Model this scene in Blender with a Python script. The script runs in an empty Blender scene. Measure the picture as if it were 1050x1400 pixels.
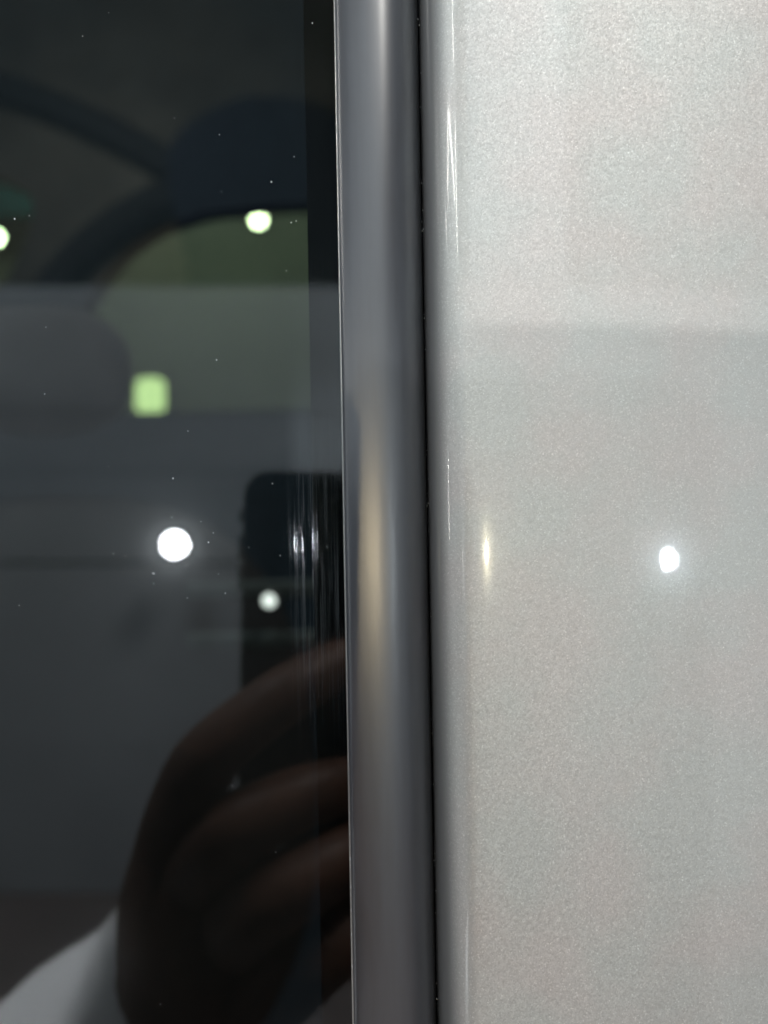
import bpy, bmesh, math, random
from mathutils import Vector, Matrix
random.seed(7)
S = bpy.context.scene
COL = S.collection

# ------------------------------------------------------------------ camera
# the lens sits at the origin, looking along +Y at a car side 15 cm away; the floor is 1.15 m below
cam_d = bpy.data.cameras.new('camera')
cam = bpy.data.objects.new('camera', cam_d); COL.objects.link(cam)
cam.location = (0, 0, 0); cam.rotation_euler = (math.radians(90), 0, 0)
cam_d.sensor_fit = 'HORIZONTAL'; cam_d.sensor_width = 36
cam_d.lens = 36 * 1053 / 1050
cam_d.clip_start = 0.004; cam_d.clip_end = 60
cam_d.dof.use_dof = True; cam_d.dof.focus_distance = 0.153; cam_d.dof.aperture_fstop = 10.5
S.camera = cam

# ------------------------------------------------------------------ world: a dim, unlit hall
W = bpy.data.worlds.new('World'); S.world = W; W.use_nodes = True
W.node_tree.nodes['Background'].inputs[0].default_value = (0.085, 0.105, 0.125, 1)
W.node_tree.nodes['Background'].inputs[1].default_value = 1.0
S.view_settings.view_transform = 'Standard'; S.view_settings.look = 'None'
S.view_settings.exposure = 0.0; S.view_settings.gamma = 1.0
S.render.engine = 'CYCLES'
S.cycles.max_bounces = 8; S.cycles.transparent_max_bounces = 12
S.cycles.sample_clamp_indirect = 6
S.cycles.use_denoising = True

KEY = (.90, -1.78, 1.86)          # small spotlight high on one side
FLOOR_Z = -1.15
WALL_Y = -2.0

# ------------------------------------------------------------------ helpers
def mat(name, col, rough=.5, metal=0.0, **kw):
    m = bpy.data.materials.new(name); m.use_nodes = True
    b = m.node_tree.nodes['Principled BSDF']
    b.inputs['Base Color'].default_value = (*col, 1)
    b.inputs['Roughness'].default_value = rough; b.inputs['Metallic'].default_value = metal
    for k, v in kw.items(): b.inputs[k.replace('_', ' ')].default_value = v
    return m
def nn(m, t, **kw):
    n = m.node_tree.nodes.new(t)
    for k, v in kw.items(): setattr(n, k, v)
    return n
def lk(m, a, b): m.node_tree.links.new(a, b)
def emit(name, col, s):
    m = bpy.data.materials.new(name); m.use_nodes = True
    nt = m.node_tree; nt.nodes.clear()
    e = nt.nodes.new('ShaderNodeEmission'); o = nt.nodes.new('ShaderNodeOutputMaterial')
    e.inputs[0].default_value = (*col, 1); e.inputs[1].default_value = s
    nt.links.new(e.outputs[0], o.inputs[0]); return m
def grain(m, scale, amt, base, rough=None, bump=0.0, stretch=(1, 1, 1)):
    """multiply a base colour by fine noise, with optional bump"""
    b = m.node_tree.nodes['Principled BSDF']
    tc = nn(m, 'ShaderNodeTexCoord'); mp = nn(m, 'ShaderNodeMapping'); mp.inputs['Scale'].default_value = stretch
    lk(m, tc.outputs['Object'], mp.inputs[0])
    n = nn(m, 'ShaderNodeTexNoise'); n.inputs['Scale'].default_value = scale; n.inputs['Detail'].default_value = 5
    lk(m, mp.outputs[0], n.inputs['Vector'])
    r = nn(m, 'ShaderNodeMapRange'); r.inputs['From Min'].default_value = .25; r.inputs['From Max'].default_value = .75
    r.inputs['To Min'].default_value = 1 - amt; r.inputs['To Max'].default_value = 1 + amt
    lk(m, n.outputs[0], r.inputs[0])
    mx = nn(m, 'ShaderNodeVectorMath', operation='SCALE'); mx.inputs[0].default_value = base
    lk(m, r.outputs[0], mx.inputs['Scale']); lk(m, mx.outputs[0], b.inputs['Base Color'])
    if rough:
        r2 = nn(m, 'ShaderNodeMapRange'); r2.inputs['From Min'].default_value = .25; r2.inputs['From Max'].default_value = .75
        r2.inputs['To Min'].default_value = rough[0]; r2.inputs['To Max'].default_value = rough[1]
        lk(m, n.outputs[0], r2.inputs[0]); lk(m, r2.outputs[0], b.inputs['Roughness'])
    if bump:
        bp = nn(m, 'ShaderNodeBump'); bp.inputs['Strength'].default_value = bump; bp.inputs['Distance'].default_value = .0002
        lk(m, n.outputs[0], bp.inputs['Height']); lk(m, bp.outputs[0], b.inputs['Normal'])
    return n
def link(name, me, m, parent=None, smooth=False):
    o = bpy.data.objects.new(name, me); COL.objects.link(o)
    for q in (m if isinstance(m, (list, tuple)) else [m]): me.materials.append(q)
    if parent: o.parent = parent
    if smooth:
        for p in me.polygons: p.use_smooth = True
    return o
def from_bm(name, bm, m, parent=None, smooth=False):
    bmesh.ops.recalc_face_normals(bm, faces=bm.faces)
    me = bpy.data.meshes.new(name); bm.to_mesh(me); bm.free()
    return link(name, me, m, parent, smooth)
def empty(name, loc, label, cat, group=None):
    o = bpy.data.objects.new(name, None); COL.objects.link(o); o.location = loc; o.empty_display_size = .05
    return tag(o, label, cat, group)
def tag(o, label, cat, group=None):
    o['label'] = label; o['category'] = cat
    if group: o['group'] = group
    return o
def bm_box(bm, a, b, bevel=0, seg=2):
    v = [bm.verts.new((x, y, z)) for x in (a[0], b[0]) for y in (a[1], b[1]) for z in (a[2], b[2])]
    fs = [bm.faces.new([v[i] for i in q]) for q in ((0, 1, 3, 2), (4, 6, 7, 5), (0, 4, 5, 1), (2, 3, 7, 6), (0, 2, 6, 4), (1, 5, 7, 3))]
    if bevel:
        bmesh.ops.bevel(bm, geom=list({e for f in fs for e in f.edges}), offset=bevel, segments=seg, affect='EDGES', profile=.5)
def box(name, a, b, m, parent=None, bevel=0, seg=2):
    bm = bmesh.new(); bm_box(bm, a, b, bevel, seg); return from_bm(name, bm, m, parent, smooth=bool(bevel and seg > 2))
def spline(pts, n):
    out = []; P = [Vector(p) for p in pts]; P = [2 * P[0] - P[1]] + P + [2 * P[-1] - P[-2]]
    for i in range(1, len(P) - 2):
        for k in range(n):
            t = k / n; a, b, c, d = P[i - 1:i + 3]
            out.append(.5 * ((2 * b) + (c - a) * t + (2 * a - 5 * b + 4 * c - d) * t * t + (3 * b - a - 3 * c + d) * t ** 3))
    out.append(P[-2]); return out
def extrude_profile(name, prof, z0, z1, m, parent, nz=24, close_back=None):
    """sweep an (x, y) profile along z; close_back adds a back wall so the piece is solid"""
    pr = [Vector(p) for p in prof]
    n_open = len(pr)
    if close_back is not None:
        pr = pr + [Vector((pr[-1].x, close_back)), Vector((pr[0].x, close_back))]
    bm = bmesh.new(); rows = []
    for k in range(nz + 1):
        z = z0 + (z1 - z0) * k / nz
        rows.append([bm.verts.new((p.x, p.y, z)) for p in pr])
    n = len(pr)
    for k in range(nz):
        for i in range(n if close_back is not None else n - 1):
            j = (i + 1) % n
            f = bm.faces.new((rows[k][i], rows[k][j], rows[k + 1][j], rows[k + 1][i])); f.smooth = i < n_open - 1
    if close_back is not None:
        bm.faces.new(rows[0]); bm.faces.new(rows[-1])
    bmesh.ops.recalc_face_normals(bm, faces=bm.faces)
    for e in bm.edges:
        if len(e.link_faces) == 2 and e.calc_face_angle() > .7: e.smooth = False
    me = bpy.data.meshes.new(name); bm.to_mesh(me); bm.free()
    return link(name, me, m, parent)
def lathe(name, prof, m, parent=None, n=32, loc=(0, 0, 0), axis='Y', smooth=True):
    bm = bmesh.new(); rows = []
    for r, h in prof:
        row = []
        for k in range(n):
            a = 2 * math.pi * k / n; c, s = r * math.cos(a), r * math.sin(a)
            row.append(bm.verts.new((c, h, s) if axis == 'Y' else (c, s, h)))
        rows.append(row)
    for a, b in zip(rows, rows[1:]):
        for k in range(n): bm.faces.new((a[k], a[(k + 1) % n], b[(k + 1) % n], b[k]))
    bm.faces.new(rows[0]); bm.faces.new(rows[-1])
    o = from_bm(name, bm, m, parent); o.location = loc
    if smooth:
        for p in o.data.polygons: p.use_smooth = len(p.vertices) == 4
    return o
def skin_mesh(nodes, edges, sub=2):
    """joints with radii grown into one continuous surface"""
    me = bpy.data.meshes.new('joints')
    me.from_pydata([n[0] for n in nodes], edges, [])
    o = bpy.data.objects.new('joints', me); COL.objects.link(o)
    o.modifiers.new('skin', 'SKIN')
    for i, n in enumerate(nodes):
        sv = me.skin_vertices[0].data[i]; r = n[1]; sv.radius = r if isinstance(r, tuple) else (r, r); sv.use_root = (i == 0)
    ss = o.modifiers.new('sub', 'SUBSURF'); ss.levels = sub; ss.render_levels = sub
    dg = bpy.context.evaluated_depsgraph_get(); dg.update()
    res = bpy.data.meshes.new_from_object(o.evaluated_get(dg))
    bpy.data.objects.remove(o); return res

def rounded_slab(x0, x1, z0, z1, y0, y1, r, bev):
    bm = bmesh.new(); rows = []
    for y, d in ((y0, bev), (y0 + bev * .3, bev * .3), (y0 + bev, 0), (y1 - bev, 0), (y1 - bev * .3, bev * .3), (y1, bev)):
        row = []
        for cx, cz, a0 in ((x1 - r, z1 - r, 0), (x0 + r, z1 - r, 90), (x0 + r, z0 + r, 180), (x1 - r, z0 + r, 270)):
            for k in range(9):
                a = math.radians(a0 + k * 90 / 8); row.append(bm.verts.new((cx + (r - d) * math.cos(a), y, cz + (r - d) * math.sin(a))))
        rows.append(row)
    n = len(rows[0])
    for a, b in zip(rows, rows[1:]):
        for k in range(n): bm.faces.new((a[k], a[(k + 1) % n], b[(k + 1) % n], b[k]))
    bm.faces.new(rows[0]); bm.faces.new(rows[-1])
    return bm
# ------------------------------------------------------------------ materials
def paint_material():
    m = bpy.data.materials.new('metallic_pearl_paint'); m.use_nodes = True
    b = m.node_tree.nodes['Principled BSDF']
    tc = nn(m, 'ShaderNodeTexCoord')
    v1 = nn(m, 'ShaderNodeTexVoronoi'); v1.inputs['Scale'].default_value = 4000
    v2 = nn(m, 'ShaderNodeTexVoronoi'); v2.inputs['Scale'].default_value = 1500
    n1 = nn(m, 'ShaderNodeTexNoise'); n1.inputs['Scale'].default_value = 45; n1.inputs['Detail'].default_value = 3
    for n in (v1, v2, n1): lk(m, tc.outputs['Object'], n.inputs['Vector'])
    s1 = nn(m, 'ShaderNodeVectorMath', operation='SUBTRACT'); s1.inputs[1].default_value = (.5, .5, .5); lk(m, v1.outputs['Color'], s1.inputs[0])
    s2 = nn(m, 'ShaderNodeVectorMath', operation='SUBTRACT'); s2.inputs[1].default_value = (.5, .5, .5); lk(m, v2.outputs['Color'], s2.inputs[0])
    k1 = nn(m, 'ShaderNodeVectorMath', operation='SCALE'); k1.inputs['Scale'].default_value = .10; lk(m, s1.outputs[0], k1.inputs[0])
    k2 = nn(m, 'ShaderNodeVectorMath', operation='SCALE'); k2.inputs['Scale'].default_value = .035; lk(m, s2.outputs[0], k2.inputs[0])
    ad = nn(m, 'ShaderNodeVectorMath', operation='ADD'); lk(m, k1.outputs[0], ad.inputs[0]); lk(m, k2.outputs[0], ad.inputs[1])
    # flop: flakes lie flat in the lacquer, so the paint darkens and calms when seen from a slant
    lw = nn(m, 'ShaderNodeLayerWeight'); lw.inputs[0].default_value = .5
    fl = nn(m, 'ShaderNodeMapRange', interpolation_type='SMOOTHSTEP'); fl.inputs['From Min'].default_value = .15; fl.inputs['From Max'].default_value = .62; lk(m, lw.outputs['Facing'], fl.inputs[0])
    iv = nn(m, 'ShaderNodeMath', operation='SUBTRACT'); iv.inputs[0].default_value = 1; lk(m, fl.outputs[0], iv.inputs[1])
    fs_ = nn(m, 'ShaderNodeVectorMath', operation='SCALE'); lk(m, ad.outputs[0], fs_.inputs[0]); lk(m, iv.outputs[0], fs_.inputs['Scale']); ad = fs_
    ge = nn(m, 'ShaderNodeNewGeometry')
    a2 = nn(m, 'ShaderNodeVectorMath', operation='ADD'); lk(m, ge.outputs['Normal'], a2.inputs[0]); lk(m, ad.outputs[0], a2.inputs[1])
    no = nn(m, 'ShaderNodeVectorMath', operation='NORMALIZE'); lk(m, a2.outputs[0], no.inputs[0]); lk(m, no.outputs[0], b.inputs['Normal'])
    # flakes differ a little in brightness, and the pearl shifts a little in hue
    sx = nn(m, 'ShaderNodeSeparateColor'); lk(m, v1.outputs['Color'], sx.inputs[0])
    mr = nn(m, 'ShaderNodeMapRange'); mr.inputs['To Min'].default_value = .92; mr.inputs['To Max'].default_value = 1.04; lk(m, sx.outputs[0], mr.inputs[0])
    gp = nn(m, 'ShaderNodeMapRange'); gp.inputs['From Min'].default_value = .84; gp.inputs['From Max'].default_value = .98; gp.inputs['To Max'].default_value = .22; lk(m, sx.outputs[1], gp.inputs[0])
    gs = nn(m, 'ShaderNodeMath', operation='ADD'); lk(m, mr.outputs[0], gs.inputs[0]); lk(m, gp.outputs[0], gs.inputs[1]); mr = gs
    hue = nn(m, 'ShaderNodeMix', data_type='RGBA'); hue.inputs[6].default_value = (.655, .678, .668, 1); hue.inputs[7].default_value = (.690, .670, .660, 1)
    nr = nn(m, 'ShaderNodeMapRange'); nr.inputs['From Min'].default_value = .4; nr.inputs['From Max'].default_value = .62; lk(m, n1.outputs[0], nr.inputs[0])
    lk(m, nr.outputs[0], hue.inputs[0])
    sc = nn(m, 'ShaderNodeVectorMath', operation='SCALE'); lk(m, hue.outputs[2], sc.inputs[0]); lk(m, mr.outputs[0], sc.inputs['Scale'])
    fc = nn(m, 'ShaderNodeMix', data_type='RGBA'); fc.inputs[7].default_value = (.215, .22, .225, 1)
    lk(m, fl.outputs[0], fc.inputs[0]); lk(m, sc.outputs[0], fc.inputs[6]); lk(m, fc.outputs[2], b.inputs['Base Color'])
    b.inputs['Metallic'].default_value = .62; b.inputs['Roughness'].default_value = .56
    b.inputs['Coat Weight'].default_value = 1; b.inputs['Coat Roughness'].default_value = .018; b.inputs['Coat IOR'].default_value = 1.5
    hz = nn(m, 'ShaderNodeBsdfGlossy'); hz.inputs['Roughness'].default_value = .135; hz.inputs[0].default_value = (.85, .95, 1, 1)
    mx = nn(m, 'ShaderNodeMixShader'); mx.inputs[0].default_value = .018
    lk(m, b.outputs[0], mx.inputs[1]); lk(m, hz.outputs[0], mx.inputs[2]); lk(m, mx.outputs[0], m.node_tree.nodes['Material Output'].inputs[0])
    return m
def glass_front_material():
    m = bpy.data.materials.new('tinted_glass_outer_face'); m.use_nodes = True
    nt = m.node_tree; nt.nodes.clear()
    out = nn(m, 'ShaderNodeOutputMaterial')
    tr = nn(m, 'ShaderNodeBsdfTransparent'); tr.inputs[0].default_value = (.41, .45, .40, 1)
    gl = nn(m, 'ShaderNodeBsdfGlossy'); gl.inputs['Roughness'].default_value = 0.0; gl.inputs[0].default_value = (.94, .97, 1, 1)
    # fine vertical wiping scratches: normals swing only sideways, in a band beside the black border
    tc = nn(m, 'ShaderNodeTexCoord'); mp = nn(m, 'ShaderNodeMapping'); mp.inputs['Scale'].default_value = (1, 1, .006)
    lk(m, tc.outputs['Object'], mp.inputs[0])
    n = nn(m, 'ShaderNodeTexNoise'); n.inputs['Scale'].default_value = 3200; n.inputs['Detail'].default_value = 2; lk(m, mp.outputs[0], n.inputs[0])
    sx = nn(m, 'ShaderNodeSeparateXYZ'); lk(m, tc.outputs['Object'], sx.inputs[0])
    band = nn(m, 'ShaderNodeMapRange', interpolation_type='SMOOTHSTEP'); band.inputs['From Min'].default_value = -.021; band.inputs['From Max'].default_value = -.0165
    lk(m, sx.outputs[0], band.inputs[0])
    am = nn(m, 'ShaderNodeMath', operation='SUBTRACT'); am.inputs[1].default_value = .5; lk(m, n.outputs[0], am.inputs[0])
    am2 = nn(m, 'ShaderNodeMath', operation='MULTIPLY'); am2.inputs[1].default_value = 1.1; lk(m, am.outputs[0], am2.inputs[0])
    cx = nn(m, 'ShaderNodeCombineXYZ'); lk(m, am2.outputs[0], cx.inputs[0])
    ge = nn(m, 'ShaderNodeNewGeometry')
    ad = nn(m, 'ShaderNodeVectorMath', operation='ADD'); lk(m, ge.outputs['Normal'], ad.inputs[0]); lk(m, cx.outputs[0], ad.inputs[1])
    no = nn(m, 'ShaderNodeVectorMath', operation='NORMALIZE'); lk(m, ad.outputs[0], no.inputs[0])
    scr = nn(m, 'ShaderNodeBsdfGlossy'); scr.inputs['Roughness'].default_value = .075; scr.inputs[0].default_value = (.9, .95, 1, 1); lk(m, no.outputs[0], scr.inputs['Normal'])
    hz = nn(m, 'ShaderNodeBsdfGlossy'); hz.inputs['Roughness'].default_value = .125; hz.inputs[0].default_value = (.9, .97, 1, 1)
    fr = nn(m, 'ShaderNodeFresnel'); fr.inputs[0].default_value = 1.60
    m1 = nn(m, 'ShaderNodeMixShader'); lk(m, fr.outputs[0], m1.inputs[0]); lk(m, tr.outputs[0], m1.inputs[1]); lk(m, gl.outputs[0], m1.inputs[2])
    n2 = nn(m, 'ShaderNodeTexNoise'); n2.inputs['Scale'].default_value = 22; lk(m, tc.outputs['Object'], n2.inputs[0])
    hr = nn(m, 'ShaderNodeMapRange'); hr.inputs['From Min'].default_value = .3; hr.inputs['From Max'].default_value = .7; hr.inputs['To Min'].default_value = .002; hr.inputs['To Max'].default_value = .007
    lk(m, n2.outputs[0], hr.inputs[0])
    m2 = nn(m, 'ShaderNodeMixShader'); lk(m, hr.outputs[0], m2.inputs[0]); lk(m, m1.outputs[0], m2.inputs[1]); lk(m, hz.outputs[0], m2.inputs[2])
    zf = nn(m, 'ShaderNodeMapRange', interpolation_type='SMOOTHSTEP'); zf.inputs['From Min'].default_value = -.062; zf.inputs['From Max'].default_value = -.018; lk(m, sx.outputs[2], zf.inputs[0])
    zt = nn(m, 'ShaderNodeMapRange', interpolation_type='SMOOTHSTEP'); zt.inputs['From Min'].default_value = .012; zt.inputs['From Max'].default_value = .034; zt.inputs['To Min'].default_value = 1; zt.inputs['To Max'].default_value = .06; lk(m, sx.outputs[2], zt.inputs[0])
    zc = nn(m, 'ShaderNodeMath', operation='MULTIPLY'); lk(m, zf.outputs[0], zc.inputs[0]); lk(m, zt.outputs[0], zc.inputs[1]); zf = zc
    zb = nn(m, 'ShaderNodeMath', operation='MULTIPLY'); lk(m, band.outputs[0], zb.inputs[0]); lk(m, zf.outputs[0], zb.inputs[1]); band = zb
    bm_ = nn(m, 'ShaderNodeMath', operation='MULTIPLY'); bm_.inputs[1].default_value = .034; lk(m, band.outputs[0], bm_.inputs[0])
    m3 = nn(m, 'ShaderNodeMixShader'); lk(m, bm_.outputs[0], m3.inputs[0]); lk(m, m2.outputs[0], m3.inputs[1]); lk(m, scr.outputs[0], m3.inputs[2])
    lk(m, m3.outputs[0], out.inputs[0]); return m
def clear_material(name, col):
    m = bpy.data.materials.new(name); m.use_nodes = True
    nt = m.node_tree; nt.nodes.clear(); out = nn(m, 'ShaderNodeOutputMaterial')
    tr = nn(m, 'ShaderNodeBsdfTransparent'); tr.inputs[0].default_value = (*col, 1); lk(m, tr.outputs[0], out.inputs[0]); return m

M_paint = paint_material()
M_glass = glass_front_material()
M_clear = clear_material('glass_inner_face', (1, 1, 1))
M_farglass = clear_material('far_glass', (.58, .64, .55))
M_trim = mat('satin_grey_trim', (.050, .058, .075), .58, .75, Coat_Weight=1.0, Coat_Roughness=.29, Coat_IOR=2.05)
grain(M_trim, 700, .22, (.050, .058, .075), rough=(.50, .66), bump=.3, stretch=(1, 1, .10))
M_lip = mat('bright_trim_lip', (.55, .55, .54), .3, .8)
M_rubber = mat('black_rubber', (.03, .031, .034), .6)
M_border = mat('black_ceramic_border', (.003, .006, .013), .5)
M_dust = mat('dust_and_water_specks', (.75, .78, .8), .35)
M_dark = mat('dark_interior_plastic', (.012, .019, .028), .7, Specular_IOR_Level=.1); grain(M_dark, 60, .2, (.012, .019, .028))
M_seat = mat('dark_seat_cloth', (.016, .016, .018), .9, Specular_IOR_Level=.08); grain(M_seat, 400, .3, (.016, .016, .018), bump=.3)
M_wall = mat('pale_wall_panel', (.59, .65, .70), .6); grain(M_wall, 1.7, .2, (.59, .65, .70), rough=(.5, .7))
M_far = mat('far_wall_plaster', (.5, .52, .5), .8); grain(M_far, 2, .12, (.5, .52, .5))
M_floor = mat('dark_floor', (.26, .218, .21), .4); grain(M_floor, 6, .15, (.26, .218, .21), rough=(.3, .5))
M_phone = mat('black_phone_glass', (.003, .010, .024), .5, Specular_IOR_Level=.2)
M_phone_edge = mat('phone_metal_edge', (.42, .36, .30), .3, 1)
M_button = mat('bright_metal_button', (.8, .78, .76), .22, 1)
M_skin = mat('skin', (.19, .092, .060), .5); grain(M_skin, 70, .3, (.19, .092, .060), bump=.4)
M_nail = mat('nail', (.45, .28, .23), .25)
M_sleeve = mat('white_cloth', (.80, .81, .82), .9); grain(M_sleeve, 900, .06, (.80, .81, .82), bump=.4)
M_metal = mat('grey_lamp_metal', (.12, .12, .125), .4, .8)
M_board = mat('grey_board', (.3, .3, .31), .7); grain(M_board, 20, .06, (.3, .3, .31))

# ------------------------------------------------------------------ setting
box('floor', (-6, -6, FLOOR_Z - .05), (6, 6.5, FLOOR_Z), M_floor)['kind'] = 'structure'
wall = box('wall', (-1.62, WALL_Y - .12, FLOOR_Z), (3.2, WALL_Y - .025, .54), M_dark); wall['kind'] = 'structure'
for z0, z1 in ((-1.148, -.72), (-.717, -.160), (-.150, .120), (.123, .30), (.303, .68)):
    for i in range(3 if z1 < .7 else 0):
        x0 = -1.62 + i * 1.607
        box('panel', (x0, WALL_Y - .024, z0), (x0 + 1.601, WALL_Y - .001 * (i % 2), z1), M_wall, wall, bevel=.0025)
for z0, z1 in ((.684, 1.20), (1.203, 1.75)):       # unseen upper panels, added to brighten the trim and even the paint
    for x0, x1 in ((-.013, 1.588), (1.594, 3.195)):
        box('panel', (x0, WALL_Y - .024, z0), (x1, WALL_Y - .001, z1), M_wall, wall, bevel=.0025)
fw = box('far_wall', (-4.5, 4.6, FLOOR_Z), (3.5, 4.75, 2.6), M_far); fw['kind'] = 'structure'

# ------------------------------------------------------------------ car side
car = empty('parked_car', (0, 0, 0), 'pearl white metallic car seen close at its side window, grey trim and painted pillar', 'car')
ROLL = .0185
car.rotation_euler = (0, -ROLL, 0)
GY, PY = .160, .150
Z0, Z1 = -.50, .50
# painted pillar: rounded edge, then a face that bows very slightly
R0 = Vector((.0169, .150)); EASE = math.radians(5); prof = []
t_end = math.atan2(.0125, .0076 * math.tan(EASE))
for k in range(25):
    t = k / 24 * t_end
    prof.append((R0.x - .0076 * math.cos(t), PY + .0125 - .0125 * math.sin(t)))
prof = [(prof[0][0], PY + .02)] + prof
x_, y_ = prof[-1]; x1_ = x_
while x_ < .40:
    dx = .0004 if x_ - x1_ < .006 else .004
    u = x_ + dx / 2 - x1_
    th = -EASE * max(0, 1 - u / .0052) ** 1.5 + u / 1.3
    x_ += dx; y_ += dx * math.tan(th); prof.append((x_, y_))
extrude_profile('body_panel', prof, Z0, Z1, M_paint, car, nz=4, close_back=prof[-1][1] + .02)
# grey trim
SL = ((-.0078, -24), (-.0071, -6), (-.0052, 0), (-.0019, 3.6), (.0006, 8.5), (.0026, 17), (.0052, 27), (.0072, 42), (.0086, 62), (.0091, 76))
def slope(x):
    for (xa, sa), (xb, sb) in zip(SL, SL[1:]):
        if x <= xb: return sa + (sb - sa) * (x - xa) / (xb - xa)
    return SL[-1][1]
tp = [(-.0081, .1606), (-.0081, .1570), (-.0080, .1567)]
y_ = .15635; x_ = -.0078
while x_ < .0090:
    tp.append((x_, y_)); x_ += .0002; y_ += .0002 * math.tan(math.radians(slope(x_ - .0001)))
tp.append((.0091, .168))
trim = extrude_profile('window_trim', tp, Z0, Z1, M_trim, car, nz=4, close_back=.172)
lp = [(-.00815 - .00024 * math.sin(a), .1572 - .00024 * math.cos(a)) for a in [math.radians(q) for q in range(-60, 181, 20)]]
extrude_profile('trim_lip', lp, Z0, Z1, M_lip, trim, nz=4, close_back=.1600)
box('rubber_seal', (.0089, .1660, Z0), (.0099, .1720, Z1), M_rubber, car, bevel=.0004)
# window pane
bm = bmesh.new(); bm_box(bm, (-.70, GY, -.50), (-.0076, GY + .004, .50))
me = bpy.data.meshes.new('side_window'); bmesh.ops.recalc_face_normals(bm, faces=bm.faces)
for f in bm.faces: f.material_index = 0 if f.normal.y < -.9 else 1
bm.to_mesh(me); bm.free()
pane = link('side_window', me, [M_glass, M_clear], car)
box('window_border', (-.0152, GY + .0043, -.50), (-.0076, GY + .0052, .50), M_border, pane)
bm = bmesh.new()
def speck(x, z, r, flat=.4):
    mtx = Matrix.Translation((x, GY - r * flat * .4, z)) @ Matrix.Diagonal((r, r * flat, r * random.uniform(.8, 1.7), 1))
    bmesh.ops.create_icosphere(bm, subdivisions=1, radius=1, matrix=mtx)
def px(x, y, d=GY): return (x - 525) / 1053 * d, -(y - 700) / 1053 * d
for x, y, r in ((371, 246, .00038), (285, 737, .0003), (296, 488, .00022), (303, 258, .00018), (235, 702, .00015), (340, 745, .00015), (398, 302, .0003), (405, 300, .0002), (113, 42, .0002), (61, 530, .0002),
                (210, 792, .00018), (383, 757, .0002), (155, 750, .00016), (20, 290, .0003), (40, 286, .0002), (300, 180, .0002), (427, 30, .0003), (402, 212, .00018), (308, 807, .0002)):
    a, c = px(x, y); speck(a + ROLL * c, c, r * .48)
for k in range(13):
    speck(random.uniform(-.085, -.010), random.uniform(-.11, .11), random.uniform(.00004, .0001))
for k in range(10):
    x, y = random.gauss(270, 75), random.gauss(745, 70); a, c = px(x, y); speck(min(a, -.011), c, random.uniform(.00004, .00012))
dust = from_bm('dust_specks', bm, M_dust, pane); dust['kind'] = 'stuff'

# inside of the car, seen dimly through the tinted pane
def poly_frame(name, outer, holes, y, depth, m, parent):
    cu = bpy.data.curves.new(name, 'CURVE'); cu.dimensions = '2D'; cu.fill_mode = 'BOTH'; cu.extrude = depth / 2
    for loop in [outer] + holes:
        sp = cu.splines.new('POLY'); sp.points.add(len(loop) - 1); sp.use_cyclic_u = True
        for p, (x, z) in zip(sp.points, loop): p.co = (x, z, 0, 1)
    o = bpy.data.objects.new('frame_curve', cu); COL.objects.link(o)
    dg = bpy.context.evaluated_depsgraph_get(); dg.update()
    me = bpy.data.meshes.new_from_object(o.evaluated_get(dg)); bpy.data.objects.remove(o)
    r = link(name, me, m, parent); r.rotation_euler = (math.pi / 2, 0, 0); r.location = (0, y, 0); return r
FD = 1.45
def far(pts, d=FD): return [px(x, y, d) for x, y in pts]
big = far([(100, 560), (108, 480), (122, 425), (150, 380), (185, 340), (228, 312), (292, 292), (380, 284), (560, 282), (700, 290), (760, 560)])
small = far([(-200, 410), (-200, 200), (-60, 215), (20, 240), (58, 262), (62, 290), (50, 330), (20, 385)])
door = poly_frame('far_door', far([(-700, 1700), (-700, -500), (1700, -500), (1700, 1700)]), [big, small], FD, .05, M_dark, car)
def fpane(loop, y):
    bm = bmesh.new(); fs = [bm.verts.new((x, y + d, z)) for d in (0, .004) for x, z in loop]; n = len(loop)
    bm.faces.new(fs[:n]); bm.faces.new(fs[n:])
    for i in range(n): bm.faces.new((fs[i], fs[(i + 1) % n], fs[n + (i + 1) % n], fs[n + i]))
    return bm
for loop in (big, small):
    o = from_bm('far_window', fpane([(x, z) for x, z in loop], .02), M_farglass, car); o.location = (0, FD, 0)
# thin paler weather strip following the curve of the far window
def tube(bm, pts, r, n=8):
    rows = []
    for i, p in enumerate(pts):
        p = Vector(p); t = (Vector(pts[min(i + 1, len(pts) - 1)]) - Vector(pts[max(i - 1, 0)])).normalized()
        u = t.cross(Vector((0, 1, 0.01))).normalized(); v = t.cross(u)
        rr = r[i] if isinstance(r, (list, tuple)) else r
        rows.append([bm.verts.new(p + rr * (math.cos(a) * u + math.sin(a) * v)) for a in [2 * math.pi * k / n for k in range(n)]])
    for a, b in zip(rows, rows[1:]):
        for k in range(n): bm.faces.new((a[k], a[(k + 1) % n], b[(k + 1) % n], b[k]))
    bm.faces.new(rows[0]); bm.faces.new(rows[-1])
M_strip = mat('grey_weather_strip', (.16, .17, .17), .6)
bm = bmesh.new(); tube(bm, [(x, FD - .04, z) for x, z in far([(70, 410), (92, 372), (128, 330), (165, 297), (200, 276)], FD - .04)], .012)
from_bm('weather_strip', bm, M_strip, door, smooth=True).matrix_parent_inverse = door.matrix_local.inverted()
# front seat: backrest, headrest, posts
def blob(name, cx, cy, cz, rx, ry, rz, m, parent, p=2.6):
    bm = bmesh.new(); bmesh.ops.create_uvsphere(bm, u_segments=28, v_segments=18, radius=1)
    for v in bm.verts:
        q = [math.copysign(abs(c) ** (2 / p), c) for c in v.co]; v.co = (cx + rx * q[0], cy + ry * q[1], cz + rz * q[2])
    return from_bm(name, bm, m, parent, smooth=True)
HD = .75
a, c = px(60, 500, HD)
seat = blob('seat_back', a, HD + .02, c - .42, .26, .09, .30, M_seat, car)
blob('headrest', a, HD, c, .085, .05, .062, M_seat, seat)

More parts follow.
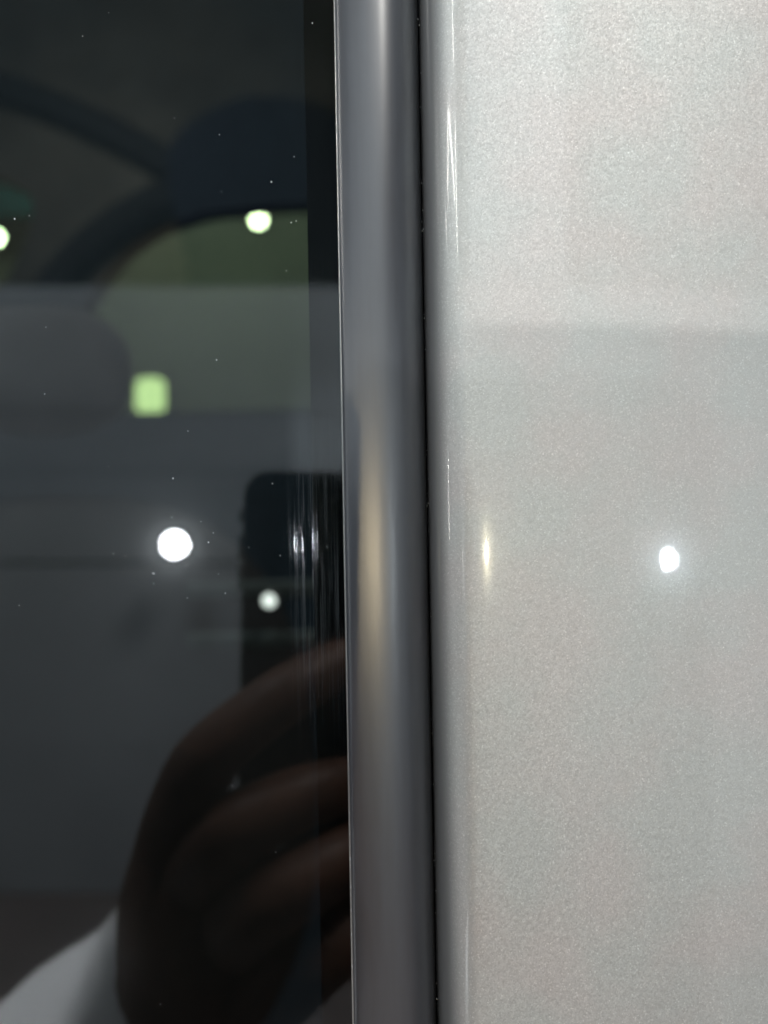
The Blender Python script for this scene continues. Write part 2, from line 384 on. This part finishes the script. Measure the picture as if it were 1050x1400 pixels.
# ------------------------------------------------------------------ lamps (each a fitting with a glowing lens)
def round_lamp(name, loc, r, col, s, label, face=1, group=None, sz=1.0):
    t = empty(name, loc, label, 'lamp', group)
    lathe('housing', [(r * 1.0, .05), (r * 1.35, .05), (r * 1.35, .004), (r * 1.08, 0), (r * 1.08, .012)], M_metal, t)
    lathe('lens', [(r, .010), (r * .98, .004), (r * .7, -.002), (r * .25, -.004)], emit(name + '_glow', col, s), t)
    t.rotation_euler = (0, 0, 0 if face > 0 else math.pi); t.scale = (1, 1, sz)
    return t
# two in front of the pale wall, facing the car: mirrored in the pane and in the paint
round_lamp('wall_lamp', (-.578, WALL_Y + .2, -.090), .029, (.96, .98, 1), 290, 'round white wall lamp mirrored in the dark window glass beside the phone', -1)
round_lamp('wall_lamp', (.915, WALL_Y + .2, -.13), .018, (.84, .94, 1), 420, 'round white wall lamp mirrored as a bright spot in the pale paint', -1)
round_lamp('wall_lamp', (.213, WALL_Y + .2, -.115), .0085, (1, .82, .52), 4600, 'small warm wall lamp mirrored as a long glow on the grey trim', -1)
# beyond the car, seen through both panes
a, c = px(353, 300, 3.7); round_lamp('ceiling_lamp', (a, 3.7, c), .032, (.95, 1, .80), 60, 'round bright lamp seen through the window near its upper edge', 1)
a, c = px(-6, 325, 3.7); round_lamp('ceiling_lamp', (a, 3.7, c), .032, (.85, 1, .75), 60, 'round lamp cut by the far left edge of the window', 1)
a, c = px(367, 822, .6); round_lamp('courtesy_light', (a, .6, c), .0052, (.93, .97, 1), 3.2, 'small dim lamp showing within the dark reflection of the phone', 1)
def box_lamp(name, loc, w, h, col, s, label, cat='lamp'):
    t = empty(name, loc, label, cat)
    box('housing', (-w / 2 - .02, .012, -h / 2 - .02), (w / 2 + .02, .06, h / 2 + .02), M_metal, t, bevel=.006)
    bm = rounded_slab(-w / 2, w / 2, -h / 2, h / 2, 0, .0118, min(w, h) * .3, .002)
    from_bm('lens', bm, emit(name + '_glow', col, s), t); return t
a, c = px(205, 541, 4.4); box_lamp('box_lamp', (a, 4.4, c), .17, .21, (.87, 1, .60), 4.2, 'rounded rectangular green tinted lamp seen through the window')
a, c = px(42, 543, 4.4); box_lamp('bar_lamp', (a, 4.4, c), .19, .035, (.9, 1, .8), .8, 'short dim horizontal light bar seen through the window at left')

# unseen flood lights, added to brighten the pale wall and the far wall
def flood(loc, rot, size, energy, label, col=(1, .98, .95)):
    t = empty('fill_flood', loc, label, 'lamp'); t.rotation_euler = rot
    box('housing', (-size / 2 - .02, -size / 2 - .02, .006), (size / 2 + .02, size / 2 + .02, .07), M_metal, t, bevel=.008)
    l = bpy.data.lights.new('flood', 'AREA'); l.shape = 'SQUARE'; l.size = size; l.energy = energy; l.color = col
    lo = bpy.data.objects.new('flood_beam', l); COL.objects.link(lo); lo.parent = t
    return t
flood((-.9, -.05, 2.4), (math.radians(-24), 0, 0), .5, 60, 'added square flood light, out of view, over the left part of the pale wall', (.90, .97, 1))
flood((1.1, -.10, 2.4), (math.radians(-30), 0, 0), .5, 94, 'added square flood light, out of view, over the right part of the pale wall', (1, .975, .925))
flood((-1.0, 3.2, 2.2), (math.radians(45), 0, 0), .5, 13, 'added square flood light, out of view, over the far wall beyond the car', (1, 1, .9))

# key spotlight
sp = empty('spotlight', KEY, 'small bright spotlight high up, lighting the upper part of the pale paint', 'lamp')
aim = (Vector((.03, .15, .02)) - Vector(KEY)).normalized(); sp.rotation_euler = aim.to_track_quat('-Z', 'Y').to_euler()
lathe('housing', [(.012, .09), (.03, .085), (.035, .0), (.030, -.03), (.026, -.03), (.022, .01)], M_metal, sp, axis='Z')
l = bpy.data.lights.new('spot', 'SPOT'); l.energy = 53; l.spot_size = math.radians(30); l.spot_blend = .3; l.shadow_soft_size = .006; l.color = (1, .975, .92)
lo = bpy.data.objects.new('spot_beam', l); COL.objects.link(lo); lo.parent = sp; lo.location = (0, 0, -.035)

# unseen board added beside the camera: its top edge casts the level shadow line across trim and paint
bd = empty('shadow_board', (.40, -.20, FLOOR_Z), 'added blank grey board on a post, out of view, whose top edge casts the level shadow line', 'board')
box('panel', (-.27, -.006, 1.30), (.12, .006, 1.5126), M_board, bd, bevel=.002)
box('post', (.05, -.034, .02), (.09, -.0065, 1.45), M_metal, bd, bevel=.004)
box('foot', (-.09, -.14, .0), (.23, .10, .019), M_metal, bd, bevel=.004)

# ------------------------------------------------------------------ phone, round the camera
ph = empty('smartphone', (0, 0, 0), 'black phone with a metal edge, held up and mirrored in the window glass', 'phone')
ph.rotation_euler = (0, math.radians(1.2), 0)
X0, X1, ZA, ZB = -.0592, .0130, -.1415, .0165
from_bm('body', rounded_slab(X0 + .0006, X1 - .0006, ZA + .0006, ZB - .0006, -.0092, -.0030, .0105, .0006), M_phone, ph)
from_bm('frame', rounded_slab(X0, X1, ZA, ZB, -.0086, -.0036, .011, .0008), M_phone_edge, ph)
for z0, z1 in ((-.006, .000), (-.021, -.011), (-.034, -.024)):
    box('side_button', (X0 - .0016, -.0075, z0), (X0 + .0002, -.0036, z1), M_button, ph, bevel=.0007, seg=3)
cb = from_bm('camera_bump', rounded_slab(-.021, .0110, -.021, .0135, -.0029, -.0018, .008, .0004), M_phone, ph)
for x, z in ((0.0, 0.0), (-.010, -.012)):
    lathe('camera_ring', [(.0062, 0), (.0062, .0006), (.0056, .0007), (.005, .0003)], M_phone_edge, cb, loc=(x, -.0017, z), n=24)

# ------------------------------------------------------------------ hand and sleeve
# joints: (x, y, z); the fingers arch over the back of the phone, tips on it
HX = [
 ((-.086, -.010, -.218), (.031, .024)),   # 0 wrist
 ((-.066, .010, -.178), (.050, .028)),    # 1 palm
 ((-.084, .018, -.128), (.0155, .0150)),  # 2 index knuckle
 ((-.066, .044, -.089), .0125),           # 3
 ((-.036, .034, -.067), .0115),           # 4
 ((-.010, .010, -.056), .0094),           # 5 index tip
 ((-.072, .026, -.138), (.0165, .0160)),  # 6 middle knuckle
 ((-.054, .049, -.112), .0142),
 ((-.028, .038, -.103), .0122),
 ((-.002, .011, -.106), .0100),
 ((-.060, .030, -.162), (.0170, .0165)),  # 10 ring knuckle
 ((-.040, .052, -.134), .0150),
 ((-.016, .039, -.127), .0128),
 ((.004, .011, -.128), .0104),
 ((-.046, .024, -.190), (.0180, .0170)),  # 14 little knuckle
 ((-.028, .046, -.160), .0155),
 ((-.008, .034, -.153), .0132),
 ((.010, .010, -.153), .0102),
 ((-.094, -.012, -.170), .016),           # 18 thumb base
 ((-.084, -.024, -.128), .0118),
 ((-.062, -.026, -.092), .0105),
 ((-.046, -.019, -.074), .0085),
]
HE = [(0, 1), (1, 2), (2, 3), (3, 4), (4, 5), (1, 6), (6, 7), (7, 8), (8, 9), (1, 10), (10, 11), (11, 12), (12, 13), (1, 14), (14, 15), (15, 16), (16, 17), (1, 18), (18, 19), (19, 20), (20, 21),
      (0, 22), (22, 23)]
HX += [((-.170, -.045, -.285), .029), ((-.310, -.085, -.405), .036)]
order = [1] + [i for i in range(len(HX)) if i != 1]; inv = {o: k for k, o in enumerate(order)}
me = skin_mesh([HX[i] for i in order], [(inv[a], inv[b]) for a, b in HE], 2); me.name = 'person'
person = link('person', me, M_skin, None, smooth=True)
tag(person, 'dark hand in a white sleeve gripping the phone, mirrored in the window glass', 'person')
for t, p in ((HX[k + 3][0], HX[k + 2][0]) for k in (2, 6, 10, 14)):
    t, p = Vector(t), Vector(p); d = (t - p).normalized(); up = (Vector((0, 1, 0)) - d * d.y).normalized()
    bm = bmesh.new(); bmesh.ops.create_uvsphere(bm, u_segments=12, v_segments=8, radius=1)
    sd = d.cross(up); mtx = Matrix((( d.x*.006, up.x*.0012, sd.x*.005, 0), (d.y*.006, up.y*.0012, sd.y*.005, 0), (d.z*.006, up.z*.0012, sd.z*.005, 0), (0, 0, 0, 1)))
    bmesh.ops.transform(bm, matrix=Matrix.Translation(t + up * .0075 + d * .002) @ mtx, verts=bm.verts)
    from_bm('nail', bm, M_nail, person, smooth=True)
# sleeve: open tube with soft folds
bm = bmesh.new(); rows = []
A, B = Vector((-.084, -.020, -.208)), Vector((-.34, -.09, -.43)); ax = (B - A).normalized()
u = ax.cross(Vector((0, 0, 1))).normalized(); v = ax.cross(u)
for inner in (0, 1):
    for k in range(25):
        kk = k if not inner else 24 - k
        t = kk / 24; row = []
        for q in range(40):
            an = 2 * math.pi * q / 40
            r = .043 + .018 * t + .0022 * math.sin(3 * an + 14 * t) + .0025 * math.sin(24 * t + 2 * an) * (1 - .4 * t) + (.002 if kk < 2 else 0) - .0025 * inner
            row.append(bm.verts.new(A + ax * (t * (B - A).length) + r * (math.cos(an) * u + math.sin(an) * v)))
        rows.append(row)
for a_, b_ in zip(rows, rows[1:] + rows[:1]):
    for q in range(40): bm.faces.new((a_[q], a_[(q + 1) % 40], b_[(q + 1) % 40], b_[q]))
sl = from_bm('sleeve', bm, M_sleeve, person, smooth=True)

# narrow spotlight added at the side to brighten the sleeve alone
sp2 = empty('spotlight', (-.42, .12, .90), 'added narrow spotlight at the side, brightening the white sleeve', 'lamp')
aim = (Vector((-.165, -.03, -.26)) - Vector((-.42, .12, .90))).normalized(); sp2.rotation_euler = aim.to_track_quat('-Z', 'Y').to_euler()
lathe('housing', [(.012, .09), (.03, .085), (.035, .0), (.030, -.03), (.026, -.03), (.022, .01)], M_metal, sp2, axis='Z')
l = bpy.data.lights.new('sleeve_fill', 'SPOT'); l.energy = 200; l.spot_size = math.radians(7); l.spot_blend = .5; l.shadow_soft_size = .012
lo = bpy.data.objects.new('spot_beam', l); COL.objects.link(lo); lo.parent = sp2; lo.location = (0, 0, -.035)

# far end of the hall above the pale wall: dim back wall, roof beams, and a sheet added as a dark patch
bw = box('back_wall', (-7, -7.2, FLOOR_Z), (5, -7, 6), mat('brown_grey_plaster', (.30, .30, .26), .8)); bw['kind'] = 'structure'
grain(bw.data.materials[0], 1.1, .45, (.30, .30, .26))
def vpx(x, y, yw): return px(x, y, 2 * GY - yw)
M_beam = mat('dark_beam', (.05, .06, .07), .8)
tr = empty('roof_truss', (0, -6.9, 3.2), 'dark roof beams mirrored faintly in the top of the window', 'truss')
for pts, r in ((((20, 470), (60, 415), (105, 355), (165, 305), (225, 272), (285, 256), (350, 254)), .17), (((-60, 100), (60, 140), (150, 180), (230, 225), (300, 262)), .15)):
    pv = spline([vpx(*p, -6.9) for p in pts], 6) if len(pts) > 2 else [Vector(vpx(*p, -6.9)) for p in pts]
    bm = bmesh.new(); tube(bm, [(q.x, 0, q.y - 3.2) for q in pv], r, 8); from_bm('beam', bm, M_beam, tr, smooth=True)
tag(box('teal_sign', (px(-220, 0, 4.3)[0], 4.3, px(0, 294, 4.3)[1]), (px(68, 0, 4.3)[0], 4.36, px(0, 190, 4.3)[1]), mat('teal_board', (.03, .30, .42), .6), None, bevel=.004), 'plain teal board seen through the window at its far left edge', 'board')
cx, cz = vpx(395, 300, -6.6); rx_, rz_ = vpx(395 + 165, 0, -6.6)[0] - cx, abs(vpx(0, 300 + 165, -6.6)[1] - cz)
bm = bmesh.new(); rows = []
for y in (-6.6, -6.58):
    row = []
    for k in range(48):
        an = 2 * math.pi * k / 48; rr = 1 + .08 * math.sin(3 * an + 1) + .05 * math.sin(5 * an)
        row.append(bm.verts.new((cx + rr * rx_ * math.copysign(abs(math.cos(an)) ** .75, math.cos(an)), y, cz + rr * rz_ * math.copysign(abs(math.sin(an)) ** .75, math.sin(an)))))
    rows.append(row)
for k in range(48): bm.faces.new((rows[0][k], rows[0][(k + 1) % 48], rows[1][(k + 1) % 48], rows[1][k]))
bm.faces.new(rows[0]); bm.faces.new(rows[-1])
tag(from_bm('dark_sheet', bm, mat('navy_sheet', (.035, .055, .10), .9), None), 'dark navy sheet added behind the pale wall as the dark area mirrored at the upper right of the window', 'dark_sheet')
flood((-2.5, -4.6, 3.6), (math.radians(-60), 0, math.radians(0)), .5, 60, 'added square flood light, out of view, on the dim back wall of the hall', (1, .98, .88))  # added lamp that lifts the back wall behind the dark beams

# slim tube lamps off to the left; the rounded paint edge mirrors them as hair-thin streaks
M_tube = emit('tube_glow', (1, .97, .9), 140)
def tube_lamp(az0, el0, az1, el1, d, label, r=.0050):
    def P(az, el):
        az, el = math.radians(az), math.radians(el)
        return Vector((d * math.sin(az) * math.cos(el), .15 - d * math.cos(az) * math.cos(el), .03 + d * math.sin(el)))
    a, b = P(az0, el0), P(az1, el1); c = (a + b) / 2
    t = empty('tube_lamp', c, label, 'lamp', 'slim tube lamps mirrored in the rounded paint edge')
    dr = (b - a).normalized()
    bm = bmesh.new(); tube(bm, [a - c, b - c], r, 12); from_bm('tube', bm, M_tube, t, smooth=True)
    for e, k in ((a - c, -1), (b - c, 1)):
        bm = bmesh.new(); tube(bm, [e + dr * k * .0005, e + dr * k * .02], r * 1.5, 12); from_bm('end_cap', bm, M_metal, t)
tube_lamp(-63.7, 27.3, -70.3, 21.8, 2.2, 'slim tube lamp mirrored as the left stroke of the streaks on the paint edge')
tube_lamp(-60.6, 27.4, -40.6, 21.6, 2.4, 'slanting tube lamp mirrored as the diagonal streak on the paint edge')
tube_lamp(-34, 27.5, -34, 18.5, 2.0, 'upright tube lamp mirrored as the right long streak on the paint edge')
tube_lamp(-36, 38.0, -36, 30.5, 2.1, 'upright tube lamp mirrored as the streak at the top of the paint edge')
tube_lamp(-82.2, 21.0, -76.0, 18.7, 2.6, 'far tube lamp mirrored as the faintest lower streak on the paint edge', .002)
tube_lamp(-34, -4.4, -34, -6.5, 2.0, 'short tube lamp mirrored as a glint low on the paint edge', .0034)
tube_lamp(-88.0, 2.5, -88.0, -4.0, 2.0, 'upright tube lamp at the side mirrored as a faint line beside the seam', .0025)

lathe('cuff_button', [(.0045, 0), (.0045, .0012), (.0030, .0020)], mat('shiny_button', (.9, .9, .9), .12, 1), sl, n=20, loc=(-.127, .012, -.214))

# dirt in the seam, and nicks along the trim's edge
bm = bmesh.new()
for k in range(34):
    z = random.uniform(-.105, .105); r = random.uniform(.00004, .00010)
    bmesh.ops.create_icosphere(bm, subdivisions=1, radius=1, matrix=Matrix.Translation((random.gauss(.0092, .0001), .1605 + random.uniform(-.001, .0015), z)) @ Matrix.Diagonal((r, r, r * random.uniform(1, 3), 1)))
for k in range(10):
    z = random.uniform(-.095, -.06); r = random.uniform(.00005, .00011)
    bmesh.ops.create_icosphere(bm, subdivisions=1, radius=1, matrix=Matrix.Translation((-.0082, .1570, z)) @ Matrix.Diagonal((r, r, r * random.uniform(1.5, 6), 1)))
d2 = from_bm('dirt_specks', bm, M_dust, trim); d2['kind'] = 'stuff'
# pale strips of seat trim, barely showing inside
M_pale = mat('grey_seat_trim', (.028, .036, .04), .8)
for y0, y1 in ((792, 815), (862, 884)):
    a0, c1 = px(250, y0, .62); a1, c0 = px(450, y1, .62)
    box('trim_strip', (a0, .62, c0), (a1, .63, c1), M_pale, seat, bevel=.003)
